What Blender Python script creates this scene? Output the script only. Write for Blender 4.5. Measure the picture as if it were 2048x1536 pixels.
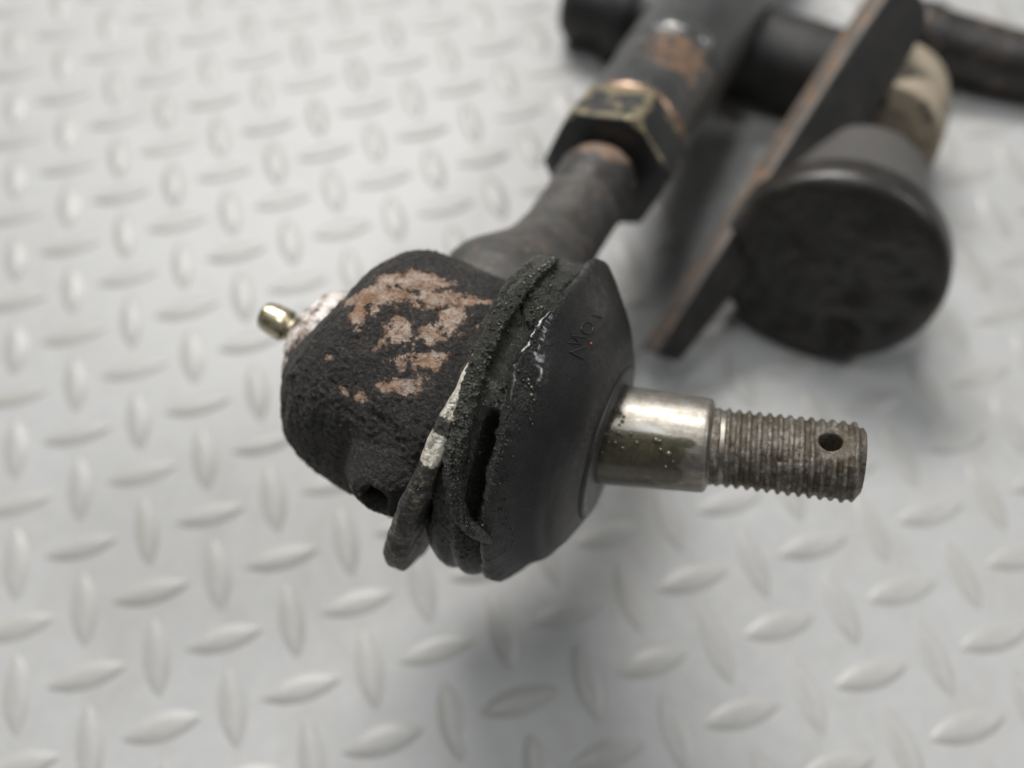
import bpy, bmesh, math, random
import numpy as np
from mathutils import Matrix, Vector
for o in list(bpy.data.objects): bpy.data.objects.remove(o)
SC = bpy.context.scene
S = 0.001                                   # everything below is written in millimetres
K = 1.0

# ------------------------------------------------------------------ camera
RC = np.array([[0.9648330681019338, -0.26275045359464144, -0.0077038842682976075],
               [-0.23660047961148697, -0.8552933103187137, -0.4609702445621306],
               [0.11453106017418813, 0.4465820780773298, -0.8873821520604919]])   # rows: right, down, forward
CAM = np.array([75.09238, -74.70959, 174.68318]); FPX = 1703.42
cd = bpy.data.cameras.new('camera'); co = bpy.data.objects.new('camera', cd); SC.collection.objects.link(co)
m = Matrix.Identity(4)
for i in range(3):
    m[i][0] = RC[0][i]; m[i][1] = -RC[1][i]; m[i][2] = -RC[2][i]; m[i][3] = CAM[i]*S
co.matrix_world = m
cd.sensor_width = 36; cd.lens = 36*FPX/2048; cd.clip_start = 0.005*K; cd.clip_end = 50*K
cd.dof.use_dof = True; cd.dof.focus_distance = 0.109*K; cd.dof.aperture_fstop = 8.2/K
SC.camera = co

# ------------------------------------------------------------------ light
SC.view_settings.view_transform = 'Standard'; SC.view_settings.look = 'None'
SC.view_settings.exposure = 0.0; SC.view_settings.gamma = 1.0
w = bpy.data.worlds.new('World'); SC.world = w; w.use_nodes = True
w.node_tree.nodes['Background'].inputs[0].default_value = (0.95, 0.98, 1.0, 1)
w.node_tree.nodes['Background'].inputs[1].default_value = 0.12
def area(name, pos, target, size, sizey, power, col):
    l = bpy.data.lights.new(name, 'AREA'); l.shape = 'RECTANGLE'; l.size = size*K; l.size_y = sizey*K
    l.energy = power*K*K; l.color = col
    o = bpy.data.objects.new(name, l); SC.collection.objects.link(o)
    o.location = Vector(pos)*K; d = Vector(target) - Vector(pos)
    o.rotation_euler = d.to_track_quat('-Z', 'Y').to_euler(); return o
TGT = Vector((0.10, 0.01, 0.03))
area('window_light', TGT + Vector((-0.06, 1.25, 1.40)), TGT, 0.95, 0.28, 47.0, (1.0, 0.985, 0.955))
area('ceiling_light', TGT + Vector((-0.25, 0.10, 1.5)), TGT, 0.60, 0.12, 5.5, (0.97, 0.985, 1.0))

area('sheen_fill_light', TGT + Vector((1.05, -0.26, 1.2)), TGT, 0.45, 0.18, 7.0, (0.97, 0.985, 1.0))  # added lamp with no known source, gives the boot its wet sheen

# ------------------------------------------------------------------ geometry helpers
COL = SC.collection
WM = {}                                      # world matrix (mm) per object name
def at(px, py, z):                           # a point seen at (px, py) in the photograph, z mm along the view axis
    return CAM + RC.T @ (np.array([(px-1024)/FPX, (py-768)/FPX, 1.0])*z)
def cdir(x, y, z):
    d = RC.T @ np.array([x, y, z], float); return d/np.linalg.norm(d)
def frame(o, axis):                          # local Z = axis, local X = side of the part nearest the camera
    o = np.asarray(o, float); z = np.asarray(axis, float); z = z/np.linalg.norm(z)
    v = CAM - o; x = v - z*np.dot(v, z); x /= np.linalg.norm(x); y = np.cross(z, x)
    M = np.eye(4); M[:3, 0] = x; M[:3, 1] = y; M[:3, 2] = z; M[:3, 3] = o; return M
def hit(px, py, F, r):                       # where the sight line meets the cylinder r round frame F -> (s, phi)
    Ri = F[:3, :3].T; o = Ri @ (CAM - F[:3, 3]); d = Ri @ (at(px, py, 1.0) - CAM)
    a = d[0]**2+d[1]**2; b = o[0]*d[0]+o[1]*d[1]; c = o[0]**2+o[1]**2-r*r
    q = max(b*b-a*c, 0.0); t = (-b-math.sqrt(q))/a; p = o+d*t
    return p[2], math.atan2(p[1], p[0])
rng = np.random.RandomState(7)
_perm = rng.permutation(4096); _g = rng.normal(size=(4096, 3)); _g /= np.linalg.norm(_g, axis=1)[:, None]
def pn(P):
    P = np.asarray(P, float); i = np.floor(P).astype(int); f = P-i; u = f*f*f*(f*(f*6-15)+10); out = 0
    for dx in (0, 1):
        for dy in (0, 1):
            for dz in (0, 1):
                h = _perm[(_perm[(_perm[(i[..., 0]+dx) & 4095]+i[..., 1]+dy) & 4095]+i[..., 2]+dz) & 4095]
                g = _g[h]; d = f-np.array([dx, dy, dz])
                wgt = np.where(dx, u[..., 0], 1-u[..., 0])*np.where(dy, u[..., 1], 1-u[..., 1])*np.where(dz, u[..., 2], 1-u[..., 2])
                out = out+wgt*(g*d).sum(-1)
    return out*1.5
def fbm(P, sc, octs=4, gain=.5):
    P = np.asarray(P)*sc; a = 1; t = 0; n = 0
    for k in range(octs):
        t = t+a*pn(P*(2**k)+17.3*k); n += a; a *= gain
    return t/n
def sst(a, b, x):
    t = np.clip((x-a)/(b-a), 0, 1); return t*t*(3-2*t)
def resample(prof, step):
    out = []
    for (a, b) in zip(prof[:-1], prof[1:]):
        n = max(1, int(math.ceil(math.hypot(b[0]-a[0], b[1]-a[1])/step)))
        for k in range(n): out.append((a[0]+(b[0]-a[0])*k/n, a[1]+(b[1]-a[1])*k/n))
    out.append(prof[-1]); return np.array(out)
def smooth_prof(p, it):
    p = p.copy()
    for _ in range(it): p[1:-1] = (p[:-2]+2*p[1:-1]+p[2:])/4
    return p
def raw_mesh(name, V, F, attrs=None, smooth=True):
    me = bpy.data.meshes.new(name); V = np.asarray(V, float)*S
    F = np.asarray(F, int)
    me.vertices.add(len(V)); me.vertices.foreach_set('co', V.ravel())
    k = F.shape[1]; me.loops.add(F.size); me.loops.foreach_set('vertex_index', F.ravel())
    me.polygons.add(len(F)); me.polygons.foreach_set('loop_start', np.arange(0, F.size, k))
    me.polygons.foreach_set('loop_total', np.full(len(F), k)); me.update(calc_edges=True); me.validate()
    me.polygons.foreach_set('use_smooth', np.full(len(me.polygons), smooth))
    for n, a in (attrs or {}).items():
        at_ = me.attributes.new(n, 'FLOAT', 'POINT'); at_.data.foreach_set('value', np.asarray(a, float).ravel())
    return me
def grid_faces(n, m, wrap=True):
    i = np.arange(n-1)[:, None]; j = np.arange(m if wrap else m-1)[None, :]; j2 = (j+1) % m
    a = i*m+j; b = i*m+j2; c = (i+1)*m+j2; d = (i+1)*m+j
    return np.stack([np.broadcast_to(x, (n-1, j.shape[1])) for x in (a, b, c, d)], -1).reshape(-1, 4)
def link(name, me, mat, parent=None, M=None, label=None):
    o = bpy.data.objects.new(name, me); COL.objects.link(o)
    if mat and not me.materials: me.materials.append(mat)
    M = np.eye(4) if M is None else np.asarray(M); WM[o.name] = M
    L = M
    if parent is not None:
        o.parent = parent; L = np.linalg.inv(WM[parent.name]) @ M
    L = L.copy(); L[:3, 3] *= S; o.matrix_basis = Matrix(L.tolist())
    if label: o['label'] = label
    return o
def empty(name, pos, label, cat, group=None):
    o = bpy.data.objects.new(name, None); COL.objects.link(o); o.empty_display_size = .01*K
    M = np.eye(4); M[:3, 3] = pos; WM[o.name] = M; o.location = Vector(pos)*S
    o['label'] = label; o['category'] = cat
    if group: o['group'] = group
    return o
def revolve(name, prof, nphi, mat, parent, M, disp=None, attrs=None, step=.4, sm=0, label=None, caps=True, smooth=True):
    p = resample(prof, step)
    if sm: p = smooth_prof(p, sm)
    ph = np.linspace(-math.pi, math.pi, nphi, endpoint=False)
    s = np.repeat(p[:, 0][:, None], nphi, 1); r = np.repeat(p[:, 1][:, None], nphi, 1); PH = np.repeat(ph[None], len(p), 0)
    if disp is not None: s, r = disp(s, r, PH)
    V = np.stack([r*np.cos(PH), r*np.sin(PH), s], -1)
    F = grid_faces(len(p), nphi); at_ = {}
    if attrs: at_ = {k: f(V, s, r, PH).ravel() for k, f in attrs.items()}
    V = V.reshape(-1, 3)
    me = raw_mesh(name, V, F[:, ::1], at_, smooth)
    if caps:
        bm = bmesh.new(); bm.from_mesh(me); bm.verts.ensure_lookup_table()
        n = len(p)
        for k0 in (0, n-1):
            if p[k0, 1] > 0.02:
                try: bm.faces.new([bm.verts[k0*nphi+j] for j in range(nphi)])
                except ValueError: pass
        bmesh.ops.recalc_face_normals(bm, faces=bm.faces); bm.to_mesh(me); bm.free()
    return link(name, me, mat, parent, M, label)
def tube_mesh(name, pts, rad, n=10, seed=0, rough=0):
    pts = np.asarray(pts, float); rad = np.broadcast_to(np.asarray(rad, float), (len(pts),))
    T = np.gradient(pts, axis=0); T /= np.linalg.norm(T, axis=1)[:, None]
    up = np.array([.3, .5, .8]); V = []
    for p, t, r in zip(pts, T, rad):
        a = np.cross(t, up); a /= np.linalg.norm(a); b = np.cross(t, a)
        for k in range(n):
            q = 2*math.pi*k/n; V.append(p+r*(a*math.cos(q)+b*math.sin(q)))
    V = np.array(V)
    if rough: V = V+(fbm(V, 1.7, 3)*rough)[:, None]*rng.normal(size=V.shape)*.5
    F = grid_faces(len(pts), n)
    me = raw_mesh(name, V, F)
    bm = bmesh.new(); bm.from_mesh(me); bm.verts.ensure_lookup_table()
    for k0 in (0, len(pts)-1):
        try: bm.faces.new([bm.verts[k0*n+j] for j in range(n)])
        except ValueError: pass
    bmesh.ops.recalc_face_normals(bm, faces=bm.faces); bm.to_mesh(me); bm.free()
    return me
def prism(name, poly, z0, z1, mat, parent, M, bev=.4, segs=2, label=None):
    bm = bmesh.new(); a = [bm.verts.new((x*S, y*S, z0*S)) for x, y in poly]
    f = bm.faces.new(a); r = bmesh.ops.extrude_face_region(bm, geom=[f])
    for v in [e for e in r['geom'] if isinstance(e, bmesh.types.BMVert)]: v.co.z = z1*S
    bmesh.ops.recalc_face_normals(bm, faces=bm.faces)
    if bev: bmesh.ops.bevel(bm, geom=list(bm.edges), offset=bev*S, segments=segs, affect='EDGES', profile=.6)
    me = bpy.data.meshes.new(name); bm.to_mesh(me); bm.free()
    return link(name, me, mat, parent, M, label)

# ------------------------------------------------------------------ materials
class NT:
    def __init__(s, name):
        s.m = bpy.data.materials.new(name); s.m.use_nodes = True; s.t = s.m.node_tree
        s.b = s.t.nodes['Principled BSDF']; s.tc = s.n('ShaderNodeTexCoord')
        mp = s.n('ShaderNodeMapping'); mp.inputs['Scale'].default_value = (1/S, 1/S, 1/S)
        s.l(s.tc.outputs['Object'], mp.inputs[0]); s.P = mp.outputs[0]
    def n(s, t, **k):
        o = s.t.nodes.new(t)
        for a, b in k.items(): setattr(o, a, b)
        return o
    def l(s, a, b): s.t.links.new(a, b)
    def noise(s, sc, det=4, rough=.6, dist=0, vec=None):
        o = s.n('ShaderNodeTexNoise'); o.inputs['Scale'].default_value = sc; o.inputs['Detail'].default_value = det
        o.inputs['Roughness'].default_value = rough; o.inputs['Distortion'].default_value = dist
        s.l(vec or s.P, o.inputs['Vector']); return o.outputs['Fac']
    def voro(s, sc, feat='F1'):
        o = s.n('ShaderNodeTexVoronoi', feature=feat); o.inputs['Scale'].default_value = sc; s.l(s.P, o.inputs['Vector']); return o.outputs['Distance']
    def scaled(s, v):
        o = s.n('ShaderNodeMapping'); o.inputs['Scale'].default_value = v; s.l(s.P, o.inputs[0]); return o.outputs[0]
    def ramp(s, f, stops, interp='LINEAR'):
        o = s.n('ShaderNodeValToRGB'); o.color_ramp.interpolation = interp; e = o.color_ramp.elements
        while len(e) < len(stops): e.new(0.5)
        for k, (p, c) in enumerate(stops):
            e[k].position = p; e[k].color = (c, c, c, 1) if not isinstance(c, (tuple, list)) else (*c, 1)
        s.l(f, o.inputs[0]); return o.outputs[0]
    def mix(s, f, a, b):
        o = s.n('ShaderNodeMix', data_type='RGBA'); s.inp(o.inputs[0], f); s.inp(o.inputs[6], a); s.inp(o.inputs[7], b); return o.outputs[2]
    def math(s, op, a, b=0.0, clamp=False):
        o = s.n('ShaderNodeMath', operation=op, use_clamp=clamp); s.inp(o.inputs[0], a); s.inp(o.inputs[1], b); return o.outputs[0]
    def inp(s, i, v):
        if isinstance(v, bpy.types.NodeSocket): s.l(v, i)
        elif isinstance(v, (tuple, list)): i.default_value = (*v, 1) if len(v) == 3 else v
        else: i.default_value = v if i.type != 'RGBA' else (v, v, v, 1)
    def attr(s, n):
        o = s.n('ShaderNodeAttribute', attribute_name=n); return o.outputs['Fac']
    def bump(s, h, dist, strength=1.0, prev=None):
        o = s.n('ShaderNodeBump'); o.inputs['Distance'].default_value = dist*S; s.inp(o.inputs['Strength'], strength)
        s.l(h, o.inputs['Height'])
        if prev: s.l(prev, o.inputs['Normal'])
        return o.outputs[0]
    def set(s, **k):
        nm = dict(col='Base Color', rough='Roughness', metal='Metallic', normal='Normal', spec='Specular IOR Level', coat='Coat Weight', coatr='Coat Roughness', trans='Transmission Weight', ior='IOR')
        for a, v in k.items(): s.inp(s.b.inputs[nm[a]], v)
        return s.m

def mat_floor():
    t = NT('white_vinyl_plate')
    n1 = t.noise(.03, 4, .6); n2 = t.noise(.25, 5, .65); n3 = t.noise(2.5, 3, .6)
    c = t.mix(t.ramp(n2, [(.35, 0.0), (.75, 1.0)]), (.358, .358, .357), (.398, .396, .390))
    c = t.mix(t.math('MULTIPLY', t.ramp(n1, [(.5, 0.0), (.75, 1.0)]), .35), c, (.325, .315, .295))
    sm = t.noise(.055, 5, .7, .8, t.scaled((1, .45, 1)))
    c = t.mix(t.ramp(sm, [(.52, 0.0), (.70, .55)]), c, (.312, .302, .28))
    sc = t.ramp(t.noise(1.0, 2, .5, 0, t.scaled((.02, 1.3, 1))), [(.66, 0.0), (.72, .35)])
    c = t.mix(sc, c, (.42, .42, .42))
    spots = t.ramp(t.noise(.42, 2, .5), [(.745, 0.0), (.79, 1.0)])
    c = t.mix(t.math('MULTIPLY', spots, .5), c, (.22, .21, .19))
    b = t.bump(n3, .02, .5)
    return t.set(col=c, rough=t.math('ADD', t.math('MULTIPLY', n2, .16), .36), normal=b, spec=.28)
def mat_lozenge():
    t = NT('white_vinyl_lozenge')
    n2 = t.noise(.35, 5, .65)
    oi = t.n('ShaderNodeObjectInfo')
    c = t.mix(t.ramp(n2, [(.3, 0.0), (.75, 1.0)]), (.315, .312, .30), (.375, .37, .36))  # toned below the sheet, whose brighter reflection is put into this colour difference
    c = t.mix(t.math('MULTIPLY', oi.outputs['Random'], .35), c, (.34, .33, .305))
    return t.set(col=c, rough=t.math('ADD', t.math('MULTIPLY', n2, .16), .30), normal=t.bump(t.noise(2.5, 3), .02, .5), spec=.32)
def mat_housing():
    t = NT('chipped_black_paint')
    chip = t.attr('chip'); n = t.noise(1.6, 6, .7); nf = t.noise(4.5, 4, .65)
    n0 = t.noise(.62, 5, .62)
    mk = t.math('ADD', chip, t.math('MULTIPLY', t.math('SUBTRACT', n0, .5), 2.0))
    mk = t.math('ADD', mk, t.math('MULTIPLY', t.math('SUBTRACT', n, .5), 1.0))
    mk = t.math('ADD', mk, t.math('MULTIPLY', t.math('SUBTRACT', nf, .5), .4))
    mask = t.ramp(mk, [(.50, 0.0), (.54, 1.0)]); halo = t.ramp(mk, [(.34, 0.0), (.50, .55), (.58, .55), (.70, 0.0)])
    rustv = t.noise(.55, 5, .7)
    rust = t.ramp(rustv, [(.30, (.13, .075, .045)), (.42, (.29, .185, .125)), (.54, (.43, .335, .27)), (.64, (.50, .43, .37)), (.74, (.34, .165, .07))])
    bare = t.ramp(t.noise(.9, 4, .6), [(.62, 0.0), (.68, 1.0)])
    rust = t.mix(t.math('MULTIPLY', bare, .8), rust, (.42, .36, .32))
    dust = t.noise(.28, 5, .7); grain = t.noise(2.2, 4, .66)
    blk = t.ramp(dust, [(.3, (.0125, .011, .0105)), (.52, (.025, .0222, .0208)), (.72, (.066, .056, .049))])
    rust = t.mix(t.ramp(t.noise(.16, 3, .5), [(.50, 0.0), (.62, .38)]), rust, (.33, .17, .08))
    rust = t.mix(t.ramp(t.noise(2.6, 4, .75), [(.56, 0.0), (.64, .85)]), rust, (.035, .027, .022))
    blk = t.mix(t.ramp(t.noise(5.5, 2, .5), [(.68, 0.0), (.78, .30)]), blk, (.13, .105, .09))
    blk = t.mix(t.ramp(grain, [(.40, .62), (.52, 0.0)]), blk, (.004, .0037, .0035))  # shade of the pits put into the colour; the peaks below are dusty
    blk = t.mix(t.ramp(grain, [(.54, 0.0), (.68, .55)]), blk, (.115, .10, .09))
    c = t.mix(halo, t.mix(mask, blk, rust), (.085, .052, .034))
    hgt = t.math('ADD', t.math('MULTIPLY', grain, 1.0), t.math('MULTIPLY', t.noise(7, 3, .6), .5))
    hgt = t.math('SUBTRACT', hgt, t.math('MULTIPLY', mask, .9))
    return t.set(col=c, rough=t.math('SUBTRACT', .62, t.math('MULTIPLY', mask, .12)), metal=t.math('MULTIPLY', mask, .25), normal=t.bump(hgt, .55, 1.0), spec=.42)
def mat_rubber():
    t = NT('torn_black_rubber')
    wet = t.attr('wet'); g = t.noise(2.8, 4, .72); g2 = t.noise(1.0, 5, .65)
    wm = t.math('MULTIPLY', wet, t.ramp(g2, [(.36, .25), (.6, 1.0)]))
    dusty = t.ramp(t.noise(.35, 5, .65), [(.40, 0.0), (.75, 1.0)])
    c = t.mix(t.math('MULTIPLY', dusty, .8), (.0070, .0072, .0078), (.019, .018, .017))
    c = t.mix(t.math('MULTIPLY', t.attr('dust'), t.ramp(t.noise(.8, 5, .7), [(.3, .15), (.7, .8)])), c, (.105, .098, .088))
    gr = t.noise(3.2, 3, .6)
    c = t.mix(t.ramp(gr, [(.55, 0.0), (.72, .4)]), c, (.040, .038, .036))
    c = t.mix(t.ramp(gr, [(.34, .6), (.45, 0.0)]), c, (.004, .004, .004))  # relief shade of the pits painted into the rubber colour
    c = t.mix(t.math('MULTIPLY', wm, .8), c, (.011, .0115, .0085))
    fine = t.noise(2.2, 3, .6)
    h = t.math('ADD', t.math('MULTIPLY', g, t.math('ADD', t.math('MULTIPLY', wet, 1.1), .16)), t.math('MULTIPLY', fine, t.math('MULTIPLY', wet, .8)))
    cr = t.voro(.62, 'DISTANCE_TO_EDGE')
    h = t.math('ADD', h, t.math('MULTIPLY', t.math('MULTIPLY', t.ramp(cr, [(.0, 0.0), (.05, 1.0)]), .25), wet))
    r = t.math('SUBTRACT', .45, t.math('MULTIPLY', wm, .30))
    return t.set(col=c, rough=r, normal=t.bump(h, .5, 1.0), spec=.36, coat=t.math('MULTIPLY', wm, .7), coatr=.2)
def mat_grease():
    t = NT('greasy_torn_rubber')
    g = t.noise(2.6, 5, .75); g2 = t.noise(1.2, 5, .7)
    c = t.ramp(g2, [(.3, (.014, .014, .011)), (.55, (.034, .034, .026)), (.75, (.075, .072, .052))])
    h = t.math('ADD', t.math('MULTIPLY', g, 1.0), t.math('MULTIPLY', t.noise(1.7, 2), .9))
    return t.set(col=c, rough=t.ramp(g2, [(.35, .30), (.55, .16)]), normal=t.bump(h, .6, 1.0), spec=.8)
def mat_flange():
    t = NT('flange_metal')
    wmk = t.attr('white'); n = t.noise(1.3, 5, .7)
    mk = t.ramp(t.math('ADD', wmk, t.math('MULTIPLY', t.math('SUBTRACT', n, .5), .8)), [(.48, 0.0), (.56, 1.0)])
    pale = t.ramp(t.noise(1.8, 4, .7), [(.3, (.16, .14, .10)), (.45, (.55, .50, .40)), (.6, (.72, .70, .64))])
    dk = t.ramp(t.noise(.9, 5, .7), [(.35, (.013, .012, .011)), (.50, (.028, .026, .023)), (.58, (.10, .088, .06)), (.66, (.26, .215, .13))])
    return t.set(col=t.mix(mk, dk, pale), rough=t.ramp(n, [(.3, .55), (.7, .3)]), metal=t.math('MULTIPLY', mk, .55), normal=t.bump(t.noise(1.6, 5, .7), .5, 1.0))
def mat_steel():
    t = NT('oily_steel')
    oil = t.attr('oil'); n = t.noise(1.1, 5, .65); st = t.noise(1.0, 4, .7, 0, t.scaled((.9, .9, .06)))
    mk = t.ramp(t.math('ADD', oil, t.math('MULTIPLY', t.math('SUBTRACT', n, .5), .35)), [(.42, 0.0), (.62, 1.0)])
    base = t.ramp(st, [(.25, (.20, .18, .155)), (.5, (.34, .32, .285)), (.8, (.46, .44, .41))])
    base = t.mix(t.ramp(t.noise(.5, 5, .7), [(.42, 0.0), (.70, .75)]), base, (.17, .14, .11))
    oilc = t.ramp(n, [(.3, (.032, .028, .013)), (.7, (.085, .074, .036))])
    return t.set(col=t.mix(t.math('MULTIPLY', mk, .92), base, oilc), rough=t.math('ADD', t.math('SUBTRACT', .40, t.math('MULTIPLY', mk, .14)), t.math('MULTIPLY', n, .20)), metal=t.math('SUBTRACT', 1.0, t.math('MULTIPLY', mk, .6)), normal=t.bump(t.math('ADD', t.noise(3, 3), t.math('MULTIPLY', st, .8)), .05, .6), coat=t.math('MULTIPLY', mk, .6), coatr=.12)
def mat_thread():
    t = NT('dirty_thread_steel')
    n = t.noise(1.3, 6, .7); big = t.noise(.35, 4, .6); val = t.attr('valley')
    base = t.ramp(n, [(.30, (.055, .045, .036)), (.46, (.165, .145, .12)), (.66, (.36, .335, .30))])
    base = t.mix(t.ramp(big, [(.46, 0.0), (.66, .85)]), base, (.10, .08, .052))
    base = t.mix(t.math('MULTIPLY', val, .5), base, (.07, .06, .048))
    base = t.mix(t.ramp(t.noise(.6, 3, .6), [(.68, 0.0), (.74, .55)]), base, (.22, .10, .05))
    return t.set(col=base, rough=t.ramp(n, [(.3, .60), (.7, .30)]), metal=.75, normal=t.bump(t.noise(2.4, 5, .72), .3, .9))
def mat_zinc():
    t = NT('yellow_zinc')
    n = t.noise(1.0, 5, .65)
    c = t.ramp(n, [(.36, (.06, .052, .038)), (.45, (.40, .35, .22)), (.6, (.55, .51, .40)), (.75, (.30, .25, .16))])
    return t.set(col=c, rough=t.ramp(n, [(.3, .42), (.7, .22)]), metal=.9, normal=t.bump(t.noise(3, 3), .05, .5))
def mat_seat():
    t = NT('flaked_white_seat')
    n = t.noise(.42, 6, .7)
    c = t.ramp(n, [(.40, (.02, .02, .019)), (.47, (.30, .23, .19)), (.56, (.60, .56, .53)), (.7, (.68, .66, .64))])
    return t.set(col=c, rough=.5, normal=t.bump(n, .2, .6))
def mat_dark(name, c0, c1, rustamt, rough, sc=.25, rust=(.22, .12, .07), nr=.62, bumpd=.12, metal=0.0):
    t = NT(name)
    n = t.noise(sc, 5, .65); n2 = t.noise(sc*2.3, 5, .7); n3 = t.noise(1.8, 5, .65)
    c = t.mix(t.ramp(n, [(.35, 0.0), (.7, 1.0)]), c0, c1)
    rm = t.ramp(n2, [(nr, 0.0), (nr+.05, rustamt)])
    c = t.mix(rm, c, t.ramp(n3, [(.3, tuple(x*.6 for x in rust)), (.7, tuple(min(1, x*1.4) for x in rust))]))
    return t.set(col=c, rough=t.math('ADD', t.math('MULTIPLY', n3, .25), rough-.12), metal=metal, normal=t.bump(n3, bumpd, .6))
def mat_edge(name, base, edge, rough, amt=1.0, sc=.55):
    # painted part whose edges and a few patches are worn through (attribute 'edge')
    t = NT(name); e = t.attr('edge'); n = t.noise(sc, 5, .6)
    mk = t.ramp(t.math('ADD', e, t.math('MULTIPLY', t.math('SUBTRACT', n, .5), 1.7)), [(.40, 0.0), (.66, amt)])
    ec = t.ramp(t.noise(.8, 4, .6), [(.3, tuple(x*.55 for x in edge)), (.7, tuple(min(1, x*1.25) for x in edge))])
    bc = t.ramp(t.noise(.2, 5, .6), [(.35, tuple(x*.7 for x in base)), (.7, tuple(x*1.5 for x in base))])
    return t.set(col=t.mix(mk, bc, ec), rough=t.math('SUBTRACT', rough, t.math('MULTIPLY', mk, .15)), metal=t.math('MULTIPLY', mk, .45), normal=t.bump(t.noise(1.8, 5, .65), .15, .6))
def mat_bubble():
    t = NT('oil_bubble'); return t.set(col=(.12, .12, .09), rough=.16, metal=.3, spec=.5)
def mat_plain(name, c, rough, metal=0.0):
    t = NT(name); n = t.noise(1.2, 4, .6)
    cc = t.ramp(n, [(.3, tuple(x*.8 for x in c)), (.7, tuple(min(1, x*1.2) for x in c))])
    return t.set(col=cc, rough=rough, metal=metal, normal=t.bump(n, .05, .4))

MF, ML, MH, MR, MG, MFL = mat_floor(), mat_lozenge(), mat_housing(), mat_rubber(), mat_grease(), mat_flange()
MS, MT, MZ, MSE, MB = mat_steel(), mat_thread(), mat_zinc(), mat_seat(), mat_bubble()
MSH = mat_dark('satin_black_shank', (.034, .032, .030), (.066, .060, .055), .6, .48, .22, (.19, .115, .075), .60)
MBR = mat_dark('dark_bracket_paint', (.009, .0085, .008), (.030, .026, .023), .6, .36, .13, (.07, .055, .04), .60)
MCX = mat_dark('black_cross_rod_paint', (.010, .010, .010), (.024, .022, .021), .5, .5, .10, (.06, .045, .035), .6)
MRD = mat_dark('dark_rod_paint', (.016, .015, .015), (.045, .039, .035), .7, .38, .10, (.17, .12, .085), .56)

# ------------------------------------------------------------------ floor: embossed sheet with lozenges
PITCH = 13.5
FV = np.array([[-700, -600, 0], [900, -600, 0], [900, 900, 0], [-700, 900, 0]], float)
floor = link('floor', raw_mesh('floor', FV, [[0, 1, 2, 3]]), MF)
floor['kind'] = 'structure'
def lozenge_arrays(nu, nv, L=16.4, W=5.7, H=.63):
    V = []
    for i in range(nu+1):
        u = -1+2*i/nu; ww = W/2*(1-abs(u)**2.0)**.92+.02
        top = H*(1-abs(u)**3.2)**.8
        for j in range(nv+1):
            q = -1+2*j/nv
            prof = (1-abs(q)**2.9)**1.7                  # soft ridge that runs out level with the sheet
            V.append((u*L/2, q*ww, top*prof-.03))
    return np.array(V), grid_faces(nu+1, nv+1, False)
LV, LF = lozenge_arrays(10, 8)
lme = raw_mesh('lozenge', LV, LF); lme.materials.append(ML)
def px_of(X):
    c = RC @ (X-CAM)
    return (FPX*c[0]/c[2]+1024, FPX*c[1]/c[2]+768, c[2]) if c[2] > 1 else (1e9, 1e9, 1e9)
seen, rest = [], []
for i in range(-34, 48):
    for j in range(-40, 40):
        X = np.array([i*PITCH, j*PITCH, 0.0]); x, y, z = px_of(X)
        if -90 < x < 2138 and -70 < y < 1616: seen.append((z, i, j))
        elif -1200 < x < 3300 and -1000 < y < 2600: rest.append((z, i, j))
seen.sort(); rest = seen[300:]+rest; seen = seen[:300]
rl = random.Random(3)
for z, i, j in seen:
    M = np.eye(4); a = 0 if (i+j) % 2 == 0 else math.pi/2
    a += rl.uniform(-.012, .012); c, s = math.cos(a), math.sin(a)
    M[:3, :3] = [[c, -s, 0], [s, c, 0], [0, 0, 1]]; M[:3, 3] = (i*PITCH, j*PITCH, 0)
    lo = link('lozenge', lme, ML, floor, M); lo.scale = (rl.uniform(.965, 1.03), rl.uniform(.93, 1.06), rl.uniform(.82, 1.15))
V2, F2 = lozenge_arrays(8, 4); allV, allF = [], []
for z, i, j in rest:
    q = V2 if (i+j) % 2 == 0 else np.stack([-V2[:, 1], V2[:, 0], V2[:, 2]], -1)
    allF.append(F2+len(allV)*len(V2)); allV.append(q+np.array([i*PITCH, j*PITCH, 0]))
far = link('lozenge_field', raw_mesh('lozenge_field', np.concatenate(allV), np.concatenate(allF)), ML, floor)
far['kind'] = 'stuff'

# ------------------------------------------------------------------ the tie rod with its torn ball joint
C = at(905, 800, 131); HA = cdir(.891, .454, -.1); FH = frame(C, HA)
RA = at(1437, 0, 225)-C; RA /= np.linalg.norm(RA)
tie = empty('tie_rod', (C[0], C[1], 0), 'black steering tie rod with torn rubber boot and bare threaded stud, nearest the camera', 'tie rod')

# housing: blunt forged cup
bs, bp = hit(741, 1000, FH, 23.3)                         # small boss with a blind hole
chips = [(830, 562, 62, 26, 1.0), (750, 585, 50, 24, 1.0), (790, 548, 30, 14, .8), (715, 632, 17, 22, .95), (880, 602, 62, 20, .95), (905, 640, 24, 30, .9), (800, 662, 26, 26, .85),
         (862, 672, 30, 20, .85), (850, 722, 44, 15, .9), (805, 735, 12, 10, .9), (800, 772, 34, 14, .92), (720, 795, 15, 10, .85), (693, 785, 10, 8, .8), (748, 622, 10, 12, .9),
         (955, 612, 26, 8, .8), (765, 688, 16, 12, .8), (752, 955, 12, 6, .9), (716, 948, 8, 5, .8), (655, 715, 8, 6, .8), (800, 620, 30, 12, .45), (840, 760, 20, 14, .5), (955, 660, 8, 8, .7), (700, 860, 5, 5, .7)]
chip3 = [(*hit(x, y, FH, 19.3), rx/14.5, ry/14.5, w_) for x, y, rx, ry, w_ in chips]
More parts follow.
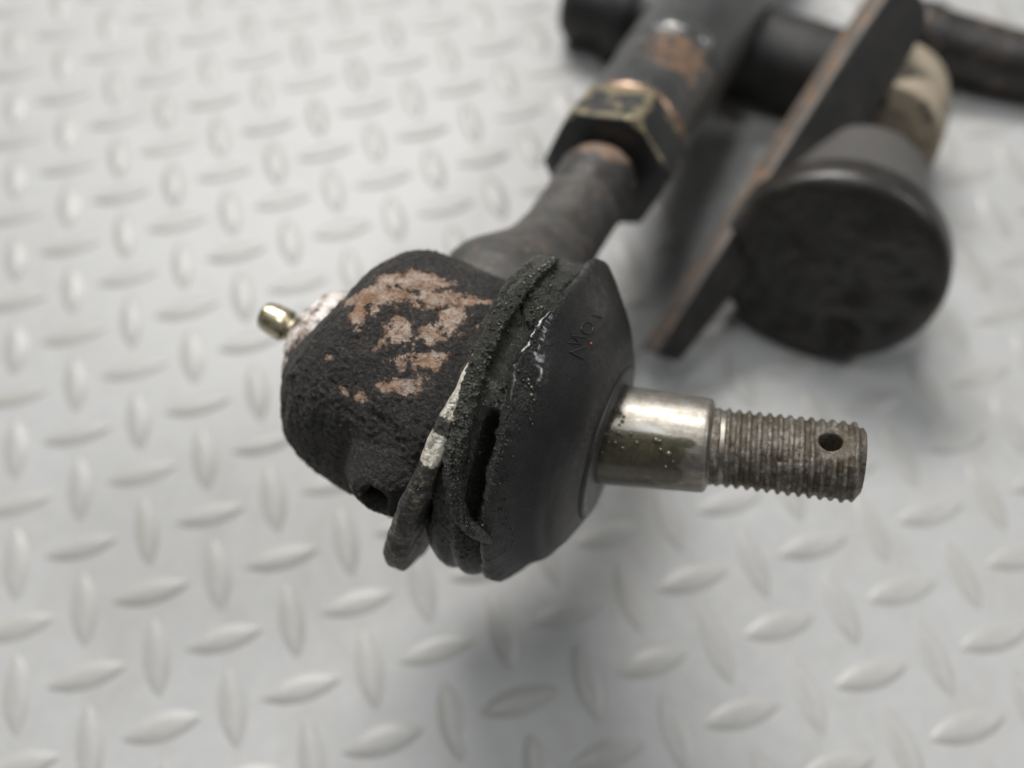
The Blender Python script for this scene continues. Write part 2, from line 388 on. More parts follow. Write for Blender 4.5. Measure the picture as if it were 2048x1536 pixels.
def hous_disp(s, r, ph):
    P = np.stack([np.cos(ph)*19, np.sin(ph)*19, s], -1)
    side = sst(-23.5, -20, s)
    r = r+side*(.55*fbm(P, .16, 3)+.22*fbm(P, .5, 3))*1.0+(1-side)*.25*fbm(np.stack([np.cos(ph)*r, np.sin(ph)*r, s], -1), .4, 3)
    # cast lump where the wall meets the closed end, lower left
    r = r+1.6*np.exp(-((s+23)/1.6)**2-((ph-.55)/.35)**2)
    # chamfered flat towards the rim below
    dphi = (ph-bp)*20; d = np.hypot(s-bs, dphi)
    up = 1-sst(-.5, .5, ph)
    up2 = 1-sst(.2, 1.0, ph)
    s = s+2.3*up*sst(-9, -18, s)+.5*up2*sst(-15, -21, s)
    rim = np.exp(-((s+19.5)/2.2)**2); r = r+rim*(.9*fbm(P, .33, 3)+.8*np.exp(-((ph-.42)/.12)**2))
    k = np.exp(-(d/5.0)**4)
    r = r*(1-k*.9)+(23.3+.2*fbm(P, .5, 2))*k*.9
    r = r-6.0*(1-sst(1.5, 2.1, np.hypot((s-bs-.2), dphi*1.05)))
    r = r-.6*np.exp(-((s-bs+6.5)/1.2)**2-((ph-bp)/.25)**2)
    s = s+.35*fbm(P, .3, 3)
    r = r+.16*fbm(P, .9, 3)+.30*fbm(P, 1.5, 2)
    return s, r
def chip_attr(V, s, r, ph):
    a = np.zeros_like(s)-.15
    for cs, cp, rx, ry, w_ in chip3:
        dx = (s-cs); dy = (ph-cp)*19.3
        u = dx*.891-dy*.454; v = dx*.454+dy*.891           # image-aligned axes at the front
        a = np.maximum(a, w_*1.12*np.exp(-((u/rx)**2+(v/ry)**2)*.5)-.02)
    return a
hp = [(-22.9, .02), (-23.0, 7), (-22.8, 10.0), (-22.0, 12.6), (-20.3, 15.6), (-17.6, 18.0), (-14.6, 19.0), (-9, 19.5), (0, 20.0), (3.4, 19.9), (4.2, 19.0), (4.4, 10)]
housing = revolve('joint_housing', hp, 560, MH, tie, FH, hous_disp, {'chip': chip_attr}, .26, 6)
# closing plug and grease nipple
NF = FH.copy(); NF[:3, 3] = C+FH[:3, 1]*1.6
revolve('nipple_seat', [(-26.6, 3.0), (-26.4, 4.4), (-25.6, 5.2), (-24.9, 6.2), (-24.4, 8.0), (-22.8, 9.0), (-19.5, 9.6)], 96, MSE, housing, NF, lambda s, r, p: (s, r+.25*fbm(np.stack([np.cos(p)*r, np.sin(p)*r, s], -1), .5, 3)), None, .3, 1)
revolve('grease_nipple', [(-32.4, .02), (-32.4, .5), (-33.0, .7), (-33.1, 1.7), (-32.7, 2.2), (-31.8, 2.45), (-29.6, 2.65), (-28.7, 2.6), (-28.2, 2.0), (-27.5, 1.9), (-27.2, 2.8), (-26.6, 3.3), (-25.6, 3.4)], 64, MZ, housing, NF, None, None, .2, 1)
# retaining plate (metal flange) behind the boot
whites = [(875, 905, 20, 34, 1.0), (935, 765, 9, 40, .95), (895, 815, 10, 30, .6), (955, 700, 7, 30, .5)]
FS = 25.4
def fl_white(V, s, r, ph):
    a = np.zeros_like(s)
    for x, y, rx, ry, w_ in whites:
        cs, cp = hit(x, y, FH, FS); dphi = (ph-cp)*FS
        a = np.maximum(a, w_*np.exp(-(dphi/(ry/14.5))**4))
    return a
def fl_disp(s, r, ph):
    P = np.stack([np.cos(ph)*FS, np.sin(ph)*FS, s], -1)
    lo = sst(.45, 1.0, ph)
    s = np.where(s < 4.5, s+(1-lo)*(4.5-s)*.42, s)+.5*fbm(P, .2, 3)+.35*lo
    return s, r+.5*fbm(P, .35, 3)+.25*fbm(P, 1.1, 3)+.5*np.exp(-((ph-1.3)/.25)**2)-.5*np.exp(-((ph-.95)/.08)**2)
revolve('retaining_plate', [(2.0, 17), (2.0, 23.6), (2.5, 25.0), (3.4, 25.6), (5.2, 25.5), (5.9, 24.8), (6.0, 18)], 420, MFL, tie, FH, fl_disp, {'white': fl_white}, .25, 3)

# rubber boot
BA = cdir(.954, .3, -.29); B = at(1090, 842, 128.5); FB = frame(B, BA); RB = 25.0
def e_noise(ph, k, sc):
    return fbm(np.stack([np.cos(ph)*RB, np.sin(ph)*RB, np.full_like(ph, k)], -1), sc, 4, .6)
gap0, gap1 = .02, .86
def edge_pos(ph):                                         # where the torn edge of the dome runs
    return .4+.9*e_noise(ph, 3.3, .22)+.35*e_noise(ph, 9.1, 1.0)+1.1*np.exp(-((ph+.85)/.3)**2)-1.2*np.exp(-((ph+.25)/.28)**2)
wb = hit(1082, 752, FB, 24.6); wb2 = hit(1112, 610, FB, 24.6)
def dome_disp(s, r, ph):
    k = 1-sst(.0, 4.5, s); s2 = s+k*edge_pos(ph)
    P = np.stack([np.cos(ph)*r, np.sin(ph)*r, s], -1)
    r2 = r+.16*fbm(P, .12, 2)+k*.30*fbm(P, .55, 4)
    r2 = r2-1.5*np.exp(-((ph-1.35)/.5)**2-((s-3.6)/2.0)**2)+.7*np.exp(-((ph+1.35)/.5)**2-((s-3.0)/2.5)**2)
    r2 = r2+.6*np.exp(-((s2-wb[0])/1.5)**2-((ph-wb[1])*24/2.6)**2)*sst(.6, 1.4, s)+.4*np.exp(-((s2-wb2[0])/1.4)**2-((ph-wb2[1])*24/3)**2)*sst(.6, 1.4, s)
    r2 = r2-.35*np.exp(-((s-7.3)/.5)**2)*sst(.4, .9, ph)   # moulded step near the collar
    return s2, r2
bl = [(*hit(1070, 745, FB, 24.5), 2.0, 3.0, 1.25), (*hit(1085, 560, FB, 24.5), 1.6, 3.2, .8), (*hit(1060, 800, FB, 24.5), 1.6, 2.2, .8), (*hit(1040, 640, FB, 24.5), 2.0, 3.5, .7), (*hit(1120, 620, FB, 24.5), 1.6, 2.5, .45), (*hit(1010, 900, FB, 24.5), 1.6, 5, .6)]
def wet_attr(V, s, r, ph):
    a = .85*(1-sst(.6, 4.6, s+1.2*e_noise(ph, 1.0, .12)))
    for cs, cp, rs, rp, w_ in bl:
        a = np.maximum(a, w_*np.exp(-((s-cs)/rs)**2-((ph-cp)*24/rp)**2))
    return a*sst(-1.7, -1.2, ph)
du = [(*hit(1195, 600, FB, 21.5), 3.0, 5.5, .8), (*hit(1215, 690, FB, 19.0), 2.2, 6.0, .5), (*hit(1140, 560, FB, 23.5), 3.0, 4.0, .45)]  # dust, together with the lit tone of the upper boot painted in
def dust_lit_attr(V, s, r, ph):
    a = .75*np.exp(-((s-9.3)/.7)**2)
    for cs, cp, rs, rp, w_ in du: a = np.maximum(a, w_*np.exp(-((s-cs)/rs)**2-((ph-cp)*21/rp)**2))
    return a
dp = [(1.6, 20.5), (.5, 22.6), (-.1, 24.0), (.25, 24.9), (1.0, 25.0), (2.0, 24.4), (3.6, 22.9), (6.4, 19.6), (7.4, 18.1), (8.2, 16.5), (9.2, 14.2), (9.8, 12.9), (10.0, 11.9), (10.0, 8)]
boot = revolve('rubber_boot', dp, 760, MR, tie, FB, dome_disp, {'wet': wet_attr, 'dust': dust_lit_attr}, .2, 3, caps=False)
# inner bellows seen through the tear, with the fold that is still whole underneath
def fold_disp(s, r, ph):
    P = np.stack([np.cos(ph)*22, np.sin(ph)*22, s], -1)
    whole = sst(.72, .98, ph)*(1-sst(2.2, 2.7, ph))
    top = 1-sst(-1.25, -.9, ph)
    q = np.clip((s+9.0)/9.0, 0, 1)
    bulge = 25.4-3.3*np.abs(q*2-1)**2.6-1.0*whole*np.exp(-((s+4.5)/1.0)**2)
    open_ = r+.9+.8*fbm(P, .28, 3)+.45*fbm(P, .9, 3)-1.2*(1-sst(-8.5, -6.4, s))
    open_ = open_+.9*np.exp(-((s+3.1)/1.4)**2)
    slit = np.exp(-((s+.9)/.85)**4)*sst(.0, .16, ph)*(1-sst(.70, .84, ph))
    open_ = open_-7.0*slit
    crack = np.exp(-((ph+.52+.05*np.sin(s*1.5))/.018)**2)*sst(-4.6, -4.0, s)
    open_ = open_-1.0*crack
    r2 = open_*(1-whole)+bulge*whole
    r2 = r2*(1-top)+(24.0+.4*fbm(P, .4, 3))*top
    s = np.where(whole > .5, s, np.maximum(s, -6.9+.15*fbm(P, .5, 2)))
    return s, r2+.12*fbm(P, 1.2, 3)
revolve('inner_fold', [(-9.2, 20.0), (-9.0, 22.4), (-6, 23.0), (-3, 22.8), (0.4, 22.8), (1.6, 21.4)], 620, MG, boot, FB, fold_disp, None, .18, 0, caps=False)
# bead of torn lip, running round and curling back into the dome at the bottom
lip_px = [(1112, 517, 24.9), (1090, 530, 25.2), (1052, 566, 25.3), (1010, 622, 25.4), (982, 672, 25.4), (958, 726, 25.3), (940, 785, 25.3), (924, 850, 25.2), (912, 905, 25.2), (906, 955, 25.2), (911, 1002, 25.2), (926, 1040, 25.3), (952, 1066, 25.4), (985, 1084, 25.0)]
lp = []
for x, y, r in lip_px:
    s_, p_ = hit(x, y, FB, r); lp.append((s_, p_, r))
lp = np.array(lp); tt = np.linspace(0, len(lp)-1, 420); ii = np.minimum(tt.astype(int), len(lp)-2); ff = tt-ii
def cr(a, b, c, d, t): return .5*((2*b)+(-a+c)*t+(2*a-5*b+4*c-d)*t*t+(-a+3*b-3*c+d)*t**3)
g = lambda k: lp[np.clip(ii+k, 0, len(lp)-1)]
LP = cr(g(-1), g(0), g(1), g(2), ff[:, None])
cen = np.stack([LP[:, 2]*np.cos(LP[:, 1]), LP[:, 2]*np.sin(LP[:, 1]), LP[:, 0]], -1)
T_ = np.gradient(cen, axis=0); T_ /= np.linalg.norm(T_, axis=1)[:, None]
Rd = np.stack([np.cos(LP[:, 1]), np.sin(LP[:, 1]), 0*LP[:, 1]], -1); Sd = np.cross(T_, Rd); Sd /= np.linalg.norm(Sd, axis=1)[:, None]
NB = 30; LVt = []
wid = np.interp(tt/ (len(lp)-1), [0, .05, .2, .6, .8, .93, 1], [.35, .8, 1.15, 1.35, 1.2, .95, .5])
for k in range(NB):
    q = 2*math.pi*k/NB; cx, sx = math.cos(q), math.sin(q)
    a = np.sign(cx)*abs(cx)**.7; b_ = np.sign(sx)*abs(sx)**.7
    LVt.append(cen+Sd*(wid*a*1.02)[:, None]+Rd*(wid*.68*b_-.1)[:, None])
LVt = np.stack(LVt, 1); nz = (.55*fbm(LVt, .8, 4, .65)+.22*fbm(LVt, 2.6, 3, .6))[..., None]
LVt = LVt+nz*(LVt-cen[:, None])/1.1
lme_ = raw_mesh('torn_lip', LVt.reshape(-1, 3), grid_faces(len(cen), NB))
bm = bmesh.new(); bm.from_mesh(lme_); bm.verts.ensure_lookup_table()
for k0 in (0, len(cen)-1): bm.faces.new([bm.verts[k0*NB+j] for j in range(NB)])
bmesh.ops.recalc_face_normals(bm, faces=bm.faces); bm.to_mesh(lme_); bm.free()
link('torn_lip', lme_, MG, boot, FB)
# moulded letters on the dome, running down along the rim
def dome_r(s):
    P_ = np.array(dp[4:]); return np.interp(s, P_[:, 0], P_[:, 1])
def on_dome(px, py):
    r = 23.0
    for _ in range(6):
        s_, p_ = hit(px, py, FB, r); r = float(dome_r(s_))
    return np.array([(r+.04)*math.cos(p_), (r+.04)*math.sin(p_), s_])
strokes = [[(1181, 631), (1193, 634), (1205, 638)],                                                        # I
           [(1163, 652), (1170, 645), (1179, 646), (1186, 654), (1185, 663), (1177, 669), (1168, 667), (1162, 660), (1163, 652)],   # O
           [(1172, 676), (1158, 674), (1144, 672), (1153, 680), (1162, 688), (1149, 687), (1136, 686)],     # N
           [(1174, 694), (1158, 699), (1141, 705), (1153, 711), (1166, 718)]]                               # V
MLT = mat_plain('moulded_letter_rubber', (.010, .010, .010), .6)
for st in strokes:
    pts = []
    for a, b in zip(st[:-1], st[1:]):
        for k in range(5): pts.append(on_dome(a[0]+(b[0]-a[0])*k/5, a[1]+(b[1]-a[1])*k/5))
    pts.append(on_dome(*st[-1]))
    link('letter', tube_mesh('letter', pts, .12, 6), MLT, boot, FB)
s_, p_ = hit(1182, 688, FB, 21.5)
q = on_dome(1182, 688)
revolve('red_speck', [(-.17, .02), (-.12, .12), (0, .17), (.12, .12), (.17, .02)], 10, mat_plain('red_speck_paint', (.42, .07, .05), .6), boot, np.vstack([np.column_stack([FB[:3, :3], FB[:3, :3] @ q+FB[:3, 3]]), [0, 0, 0, 1]]), None, None, .2)

# stud, its oil and its thread
TA = cdir(.99, .103, -.287); T = at(1215, 868, 127); FT = frame(T, TA)
oils = [(1195, 905, 6.2, 5.6, 1.1), (1270, 912, 5.0, 4.6, 1.1), (1330, 905, 3.6, 3.0, 1.0), (1366, 885, 2.4, 1.1, .9), (1290, 868, 3.6, 2.0, .9), (1250, 965, 6, 4, 1.0), (1330, 950, 3.6, 3.0, .9), (1225, 830, 2.0, 2.0, .8)]
oil3 = [(*hit(x, y, FT, 7.3), a, b, w_) for x, y, a, b, w_ in oils]
def oil_attr(V, s, r, ph):
    a = np.zeros_like(s)
    for cs, cp, rs, rp, w_ in oil3: a = np.maximum(a, w_*np.exp(-((s-cs)/rs)**2-((ph-cp)*7.2/rp)**2))
    return a*(1-sst(14.6, 15.2, s))
stud = revolve('ball_stud', [(-12, .02), (-12, 7.2), (0, 7.55), (14.3, 6.82), (14.75, 6.72), (14.95, 6.4), (15.25, 5.55), (15.8, 5.35), (17.5, 5.3)], 200, MS, tie, FT, None, {'oil': oil_attr}, .25, 1)
pitch = 1.40; hs, hpz = hit(1662, 880, FT, 5.4)
def thr_disp(s, r, ph):
    fr = ((s/pitch - ph/(2*math.pi)) % 1.0)
    tri = np.abs(fr*2-1)
    prof = sst(.12, .82, tri)
    fade = sst(15.4, 16.6, s)*(1-.35*sst(34, 36.4, s))
    P = np.stack([np.cos(ph)*5.5, np.sin(ph)*5.5, s], -1)
    r2 = r-.52*prof*fade*(1+.45*fbm(P, .35, 3))+.13*fbm(P, .9, 3)-.3*fade*sst(.22, .5, fbm(P, .45, 3))*(1-prof)
    d = np.hypot(s-hs, (ph-hpz)*5.4)
    flat = (1-sst(2.2, 3.2, np.hypot(s-hs-.4, (ph-hpz)*5.4)))
    r2 = r2*(1-flat*.8)+(r-.55)*flat*.8
    d2 = np.hypot(s-hs, (ph-hpz-math.pi)*5.4)
    d2 = np.minimum(d2, np.hypot(s-hs, (ph-hpz+math.pi)*5.4))
    r2 = r2-4.6*(1-sst(1.25, 1.6, d))-4.4*(1-sst(1.45, 1.75, d2))
    return s, np.maximum(r2, .02)
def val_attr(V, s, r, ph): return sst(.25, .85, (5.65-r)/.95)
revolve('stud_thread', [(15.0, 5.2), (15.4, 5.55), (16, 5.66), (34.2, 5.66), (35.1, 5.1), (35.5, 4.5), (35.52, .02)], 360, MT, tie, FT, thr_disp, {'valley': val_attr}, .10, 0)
# bubbles in the oil film
rb = random.Random(11); BV, BF = [], []
ico = bmesh.new(); bmesh.ops.create_icosphere(ico, subdivisions=2, radius=1); iv = np.array([v.co[:] for v in ico.verts]); iff = np.array([[v.index for v in f.verts] for f in ico.faces]); ico.free()
bub = [(1213, 808, 3), (1222, 815, 4), (1234, 811, 3.2), (1230, 822, 4), (1240, 826, 4), (1248, 834, 3.4), (1218, 830, 3), (1245, 843, 4), (1239, 850, 3), (1214, 843, 3.4), (1211, 868, 4.5), (1226, 863, 3), (1237, 866, 4.6), (1243, 869, 3), (1262, 868, 3.2), (1217, 884, 3.2), (1230, 884, 4.6), (1274, 885, 3.6), (1246, 896, 3.8), (1312, 880, 5.2), (1319, 882, 4.2), (1321, 899, 3.2), (1337, 908, 5.4), (1204, 903, 3.6), (1331, 935, 3), (1206, 850, 3), (1346, 925, 2.2), (1222, 842, 2.6)]
for x, y, r in bub:
    s_, p_ = hit(x, y, FT, 7.3); rr = r/14.0*1.05; R0 = float(np.interp(s_, [0, 14.3], [7.55, 6.82]))
    c_ = np.array([(R0+rr*.15)*math.cos(p_), (R0+rr*.15)*math.sin(p_), s_])
    BF.append(iff+len(BV)*len(iv)); BV.append(iv*rr+c_)
o = link('oil_bubble', raw_mesh('oil_bubble', np.concatenate(BV), np.concatenate(BF)), MB, stud, FT); o['kind'] = 'stuff'
# grains and beads of grease sitting on the torn rubber
from mathutils.bvhtree import BVHTree
def world_bvh(names):
    V, F = [], []
    for nme in names:
        o = bpy.data.objects[nme]; M = WM[nme]; co_ = np.empty(len(o.data.vertices)*3); o.data.vertices.foreach_get('co', co_)
        co_ = co_.reshape(-1, 3)/S; n0 = len(V); V.extend((co_ @ M[:3, :3].T+M[:3, 3]).tolist())
        F.extend([[n0+k for k in p.vertices] for p in o.data.polygons])
    return BVHTree.FromPolygons(V, F)
TREE = world_bvh(['rubber_boot', 'inner_fold', 'torn_lip', 'retaining_plate'])
def cast(x, y):
    d = at(x, y, 1.0)-CAM; h = TREE.ray_cast(Vector(CAM), Vector(d).normalized())
    return (np.array(h[0]), np.array(h[1])) if h[0] else (None, None)
rg = np.random.RandomState(5); spots = []
strip = [(1100, 528, 14), (1055, 566, 18), (1010, 622, 20), (982, 672, 22), (958, 726, 24), (940, 785, 24), (924, 850, 22), (912, 905, 20), (906, 955, 18), (914, 1005, 16), (930, 1045, 16)]
edge_ = [(1120, 560, 30), (1090, 615, 30), (1062, 670, 26), (1045, 730, 26), (1060, 775, 30), (1010, 800, 28), (985, 850, 30), (1000, 900, 26), (1010, 960, 26), (1005, 1010, 24), (1015, 1080, 22)]
lipw = [(860, 990, 24), (850, 1060, 22), (890, 1050, 20), (940, 1060, 22)]
for grp, n_, rmin, rmax in ((strip, 42, .07, .28), (edge_, 16, .07, .22), (lipw, 18, .08, .2)):
    for x, y, w_ in grp:
        for _ in range(n_):
            spots.append((x+rg.normal()*w_*.42, y+rg.normal()*34, rg.uniform(rmin, rmax)))
BV, BF = [], []
Ri_ = FB[:3, :3].T
for x, y, r in spots:
    h, n_ = cast(x, y)
    if h is None: continue
    c_ = Ri_ @ (h-FB[:3, 3]); nn_ = Ri_ @ n_
    A_ = np.array([r*rg.uniform(.8, 1.5), r*rg.uniform(.8, 1.3), r*rg.uniform(.7, 1.1)])
    BF.append(iff+len(BV)*len(iv)); BV.append(iv*A_+c_-nn_*r*.15)
MGR = mat_plain('wet_grease_grain', (.020, .020, .016), .2)
o = link('grease_grain', raw_mesh('grease_grain', np.concatenate(BV), np.concatenate(BF)), MGR, boot, FB); o['kind'] = 'stuff'
BV, BF = [], []
for x, y, r in [(1106, 517, 4), (1098, 525, 3.4), (1090, 531, 3.8), (1086, 533, 3.4), (1078, 540, 3.6), (1068, 548, 2.6), (1061, 554, 3.2), (1048, 566, 3), (1083, 615, 4), (1076, 618, 3), (1012, 608, 2.8), (1002, 655, 3), (998, 649, 2.6), (1057, 760, 3), (1063, 775, 3), (1063, 790, 3.4), (1058, 768, 2.4), (1068, 800, 2.6), (960, 905, 2.4), (955, 1045, 3), (965, 1050, 3)]:
    h, n_ = cast(x, y)
    if h is None: continue
    rr = r/15*1.1
    BF.append(iff+len(BV)*len(iv)); BV.append(iv*rr+Ri_ @ (h-FB[:3, 3]))
o = link('grease_bubble', raw_mesh('grease_bubble', np.concatenate(BV), np.concatenate(BF)), MB, boot, FB); o['kind'] = 'stuff'
# metal ring closing the small end of the boot
FW = frame(at(1213, 884, 125.9), cdir(.95, .29, -.27))
MW = mat_edge('dull_ring_metal', (.03, .029, .028), (.34, .34, .34), .45, .8)
def ring_edge(V, s, r, ph): return sst(9.0, 11.0, r)*sst(.35, .75, s)*.75*sst(.3, .8, ph)+.02
revolve('boot_ring', [(-.8, 8), (-.8, 11.8), (-.1, 12.0), (.4, 11.8), (.55, 11.3), (.55, 8), (.3, 7.2)], 160, MW, tie, FW, lambda s, r, p: (s, r+.05*np.sin(p*3)), {'edge': ring_edge}, .3)

# shank, lock nut and sleeve
FS_ = frame(C, RA)
def shank_disp(s, r, ph):
    P = np.stack([np.cos(ph)*r, np.sin(ph)*r, s], -1)
    fl = np.exp(-((s-25)/8.0)**2)*np.exp(-((np.abs(ph+1.45))/.7)**2)
    return s, r+.3*fbm(P, .12, 3)+.12*fbm(P, .5, 3)+4.2*fl
revolve('shank', [(8, 12), (17, 11.2), (24, 10.0), (30, 8.9), (36, 8.1), (44, 7.6), (55, 7.7), (60, 8.0), (63.5, 8.1), (65.2, 7.4), (65.6, 6.6), (70, 6.5)], 140, MSH, tie, FS_, shank_disp, None, .5, 4)
MWC = mat_edge('rubbed_shank_end', (.026, .024, .0225), (.36, .25, .19), .42, .9, .33)
def col_edge(V, s, r, ph): return .62*np.exp(-((ph+.25)/.75)**2)*np.exp(-((s-62.5)/3.2)**2)+.15
revolve('shank_end', [(54, 7.65), (56, 7.9), (60, 8.2), (63.6, 8.3), (65.3, 7.6), (65.8, 6.7)], 140, MWC, tie, FS_, lambda s, r, p: (s, r+.14*fbm(np.stack([np.cos(p)*r, np.sin(p)*r, s], -1), .4, 3)), {'edge': col_edge}, .3, 1)
def nut_edge(V, s, r, ph):
    a = np.abs(((ph+.03)/(math.pi/3)+.5) % 1.0-.5)           # 0 at a corner
    e = np.maximum(np.maximum(1-a*7, sst(76.0, 79.0, s)*.75), .95*(1-sst(0, 1.6, np.abs(s-68.0))))
    return e*.66*sst(67.15, 67.4, s)*(.55+.45*(1-sst(1.2, 1.6, np.abs(ph+.6))))+.34*np.exp(-((ph+.55)/.55)**4)*sst(67.6, 68.6, s)
def nut_disp(s, r, ph):
    a = ((ph+.03+math.pi/6) % (math.pi/3))-math.pi/6
    hexr = 12.0/np.cos(math.pi/6-np.abs(a)); hexr = np.minimum(hexr, 13.65)
    cap_ = np.minimum(r, hexr)
    return s, np.where(r > 9.2, cap_, r)
MN = mat_edge('worn_zinc_nut', (.014, .0145, .015), (.33, .275, .17), .42, .9, .38)
def nut_prof():
    return [(66.9, 6.3), (66.9, 11.3), (67.3, 12.4), (68.2, 13.9), (78.6, 13.9), (79.6, 12.6), (79.8, 7)]
revolve('lock_nut', nut_prof(), 240, MN, tie, FS_, nut_disp, {'edge': nut_edge}, .3)
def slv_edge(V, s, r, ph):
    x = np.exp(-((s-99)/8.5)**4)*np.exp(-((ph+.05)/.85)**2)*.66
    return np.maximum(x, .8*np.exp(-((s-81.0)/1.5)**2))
def slv_disp(s, r, ph):
    P = np.stack([np.cos(ph)*r, np.sin(ph)*r, s], -1)
    fl = np.exp(-((s-98)/10)**6)
    d = .8*fl*np.cos(ph*2)**2
    return s, r-.5*fl*(np.abs(np.cos(ph)) > .8)+.12*fbm(P, .3, 3)
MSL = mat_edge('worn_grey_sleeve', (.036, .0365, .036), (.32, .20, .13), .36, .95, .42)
revolve('adjuster_sleeve', [(79.9, 8), (79.9, 11.4), (81.2, 12.2), (90, 12.4), (106.5, 12.5), (107.6, 13.0), (112, 13.0), (240, 13.0), (241, 7)], 120, MSL, tie, FS_, slv_disp, {'edge': slv_edge}, .6, 1)
# added bright steel patch, building the lamp highlight into the sleeve
revolve('sleeve_glint_band', [(107.4, 12.9), (107.5, 13.2), (110.6, 13.2), (110.8, 12.9)], 120, mat_plain('bright_glint_steel', (.55, .54, .52), .22, 1.0), tie, FS_, lambda s, r, p: (s, r+.05*np.sin(p*5)-.7*sst(.35, .6, np.abs(p+.15))), None, .4)

# ------------------------------------------------------------------ bracket with round boss
c0 = at(1654, 556, 183); AA = cdir(.41, -.64, .65); FC = frame(c0, AA)
br = empty('steering_arm', (c0[0], c0[1], 0), 'dark steering arm with round capped boss and tapered flat bar, right of the tie rod', 'steering arm')
def cap_disp(s, r, ph):
    x, y = r*np.cos(ph), r*np.sin(ph); P = np.stack([x, y, s], -1)
    face = 1-sst(.5, 2.0, s)
    d = 1.3*fbm(P, .09, 3)+.5*fbm(P, .35, 3)
    for px, py, rr, dep in [(1712, 590, 2.8, 2.2), (1682, 672, 3.8, 2.8), (1870, 580, 3.0, 2.4), (1790, 640, 2.5, 1.2), (1560, 640, 3, 1.4), (1510, 600, 4, 1.2), (1600, 440, 6, .8), (1780, 480, 5, -1.0), (1600, 650, 2, 1.2)]:
        Ri = FC[:3, :3].T; o_ = Ri @ (CAM-FC[:3, 3]); d_ = Ri @ (at(px, py, 1)-CAM); t_ = -o_[2]/d_[2]; h_ = o_+d_*t_
        d = d+dep*np.exp(-((x-h_[0])**2+(y-h_[1])**2)/rr**2)
    return s+face*d*(1-.85*sst(18.5, 22.0, r)), r
revolve('boss_cap', [(0, .02), (0, 20.2), (.3, 21.8), (1.2, 23.2), (2.6, 23.8), (8.0, 23.8), (9.0, 23.4), (10.0, 22.0), (12, 20.0)], 180, MBR, br, FC, cap_disp, None, .6, 1)
c1 = at(1757, 238, 213); FT1 = frame(c1, AA)
def neck_disp(s, r, ph): return s, r+.35*np.sin(ph*2+1)
o0 = (FC[:3, :3].T @ (c1-FC[:3, 3]))
nk = revolve('boss_neck', [(9, 21.5), (14, 20.2), (20, 18.4), (26, 16.8), (31, 15.6)], 120, mat_plain('grey_neck_paint', (.070, .066, .062), .55), br, FC, neck_disp, None, .8, 1)
for v in nk.data.vertices:                                 # the neck leans over towards the tube
    k = max(0.0, (v.co.z/S-9)/(o0[2]-9)); v.co.x += o0[0]*S*k; v.co.y += o0[1]*S*k
MCR = mat_dark('cream_primer', (.26, .215, .155), (.37, .31, .225), .9, .55, .06, (.035, .035, .033), .54)
revolve('boss_tube', [(-14, 10), (-13, 15.0), (-4, 15.6), (4, 15.9), (7, 15.4), (7.6, 14.4), (9.2, 14.4), (10, 15.4), (13, 15.0), (15.5, 13.5), (17, 10), (17.5, .02)], 140, MCR, br, FT1, None, None, .8, 1)
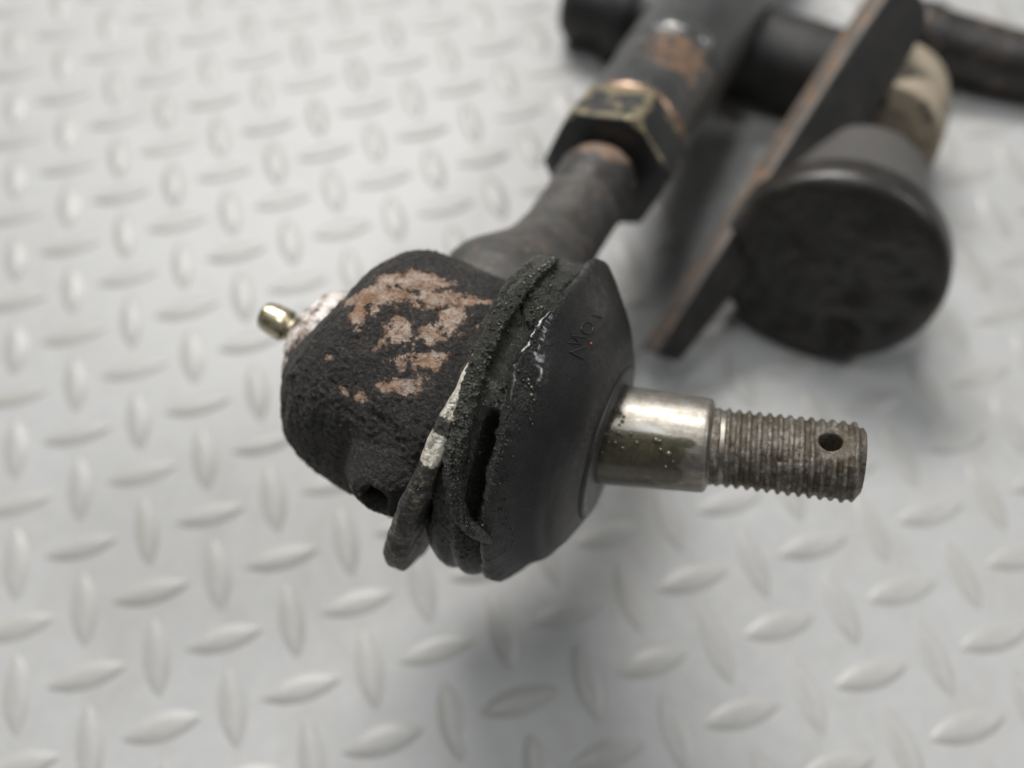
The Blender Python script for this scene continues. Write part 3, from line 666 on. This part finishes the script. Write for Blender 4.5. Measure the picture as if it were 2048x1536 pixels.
# the flat bar: near face outline sighted, 8 mm thick away from the viewer
def zline(x, y):
    off = (x-(1308-(y-708)*.66))*.84/8.7                  # distance across the bar; its right side lies further away
    return 1/((1/184)*(y/700)+(1/189)*(1-y/700))+.5*off
out = [(1308, 708), (1360, 726), (1444, 622), (1566, 460), (1690, 310), (1742, 250), (1800, 150), (1852, 62), (1858, 20), (1842, -12), (1800, -45), (1790, -40), (1700, 92), (1600, 248), (1500, 405), (1400, 562)]
near = [at(x, y, zline(x, y)) for x, y in out]
pc = np.mean(near, 0); nn = np.linalg.svd(np.array(near)-pc)[2][2]
if np.dot(nn, CAM-pc) < 0: nn = -nn
xx = near[7]-near[0]; xx -= nn*np.dot(xx, nn); xx /= np.linalg.norm(xx); yy = np.cross(nn, xx)
FBAR = np.eye(4); FBAR[:3, 0] = xx; FBAR[:3, 1] = yy; FBAR[:3, 2] = nn; FBAR[:3, 3] = pc
poly = [(np.dot(p-pc, xx), np.dot(p-pc, yy)) for p in near]
bar = prism('flat_bar', poly, -7.0, 0, MBR, br, FBAR, 1.0, 3)
ME = mat_dark('rusty_bar_edge', (.085, .074, .064), (.17, .135, .11), .8, .5, .14, (.25, .13, .065), .55)
bar.data.materials.append(ME)
for p in bar.data.polygons:                                # rust sits on the sawn upper-left edge
    if abs(p.normal.z) < .9 and p.center.x*0+np.dot(FBAR[:3, :3] @ np.array(p.normal[:]), cdir(-.8, -.5, -.2)) > .45: p.material_index = 1

# ------------------------------------------------------------------ dark parts lying behind
def rod(name, a, b, prof, label, cat, mat, n=96):
    a = np.asarray(a); b = np.asarray(b); L = np.linalg.norm(b-a); F = frame(a, b-a)
    t = empty(name, (a[0], a[1], 0), label, cat)
    revolve('rod_body', [(s_*L, r_) for s_, r_ in prof], n, mat, t, F, lambda s, r, p: (s, r+.25*fbm(np.stack([np.cos(p)*r, np.sin(p)*r, s], -1), .1, 3)), None, 1.5, 1)
    return t, F, L
a, b = at(1780, 58, 235), at(2160, 165, 233)
t1, F1, L1 = rod('dark_rod', a, b, [(0, .02), (0, 8.0), (.02, 8.6), (1, 8.6), (1, .02)], 'dark brown rod in the top right corner, behind the steering arm', 'rod', MRD)
revolve('rod_collar', [(L1*.10, 8.4), (L1*.10, 9.4), (L1*.16, 9.6), (L1*.22, 9.4), (L1*.22, 8.4)], 80, MRD, t1, F1, None, None, .8, 1)
a, b = at(1140, -6, 243), at(1740, 180, 226)
t2, F2_, L2 = rod('cross_rod', a, b, [(0, .02), (0, 9), (.03, 11.0), (.28, 11.0), (.34, 12.4), (1, 12.4), (1, .02)], 'blurred dark rod passing behind the tie rod at the top edge', 'rod', MCX)
revolve('rod_collar', [(L2*.16, 10), (L2*.16, 12.6), (L2*.18, 13), (L2*.22, 13), (L2*.24, 12.6), (L2*.24, 10)], 80, MCX, t2, F2_, None, None, .8, 1)
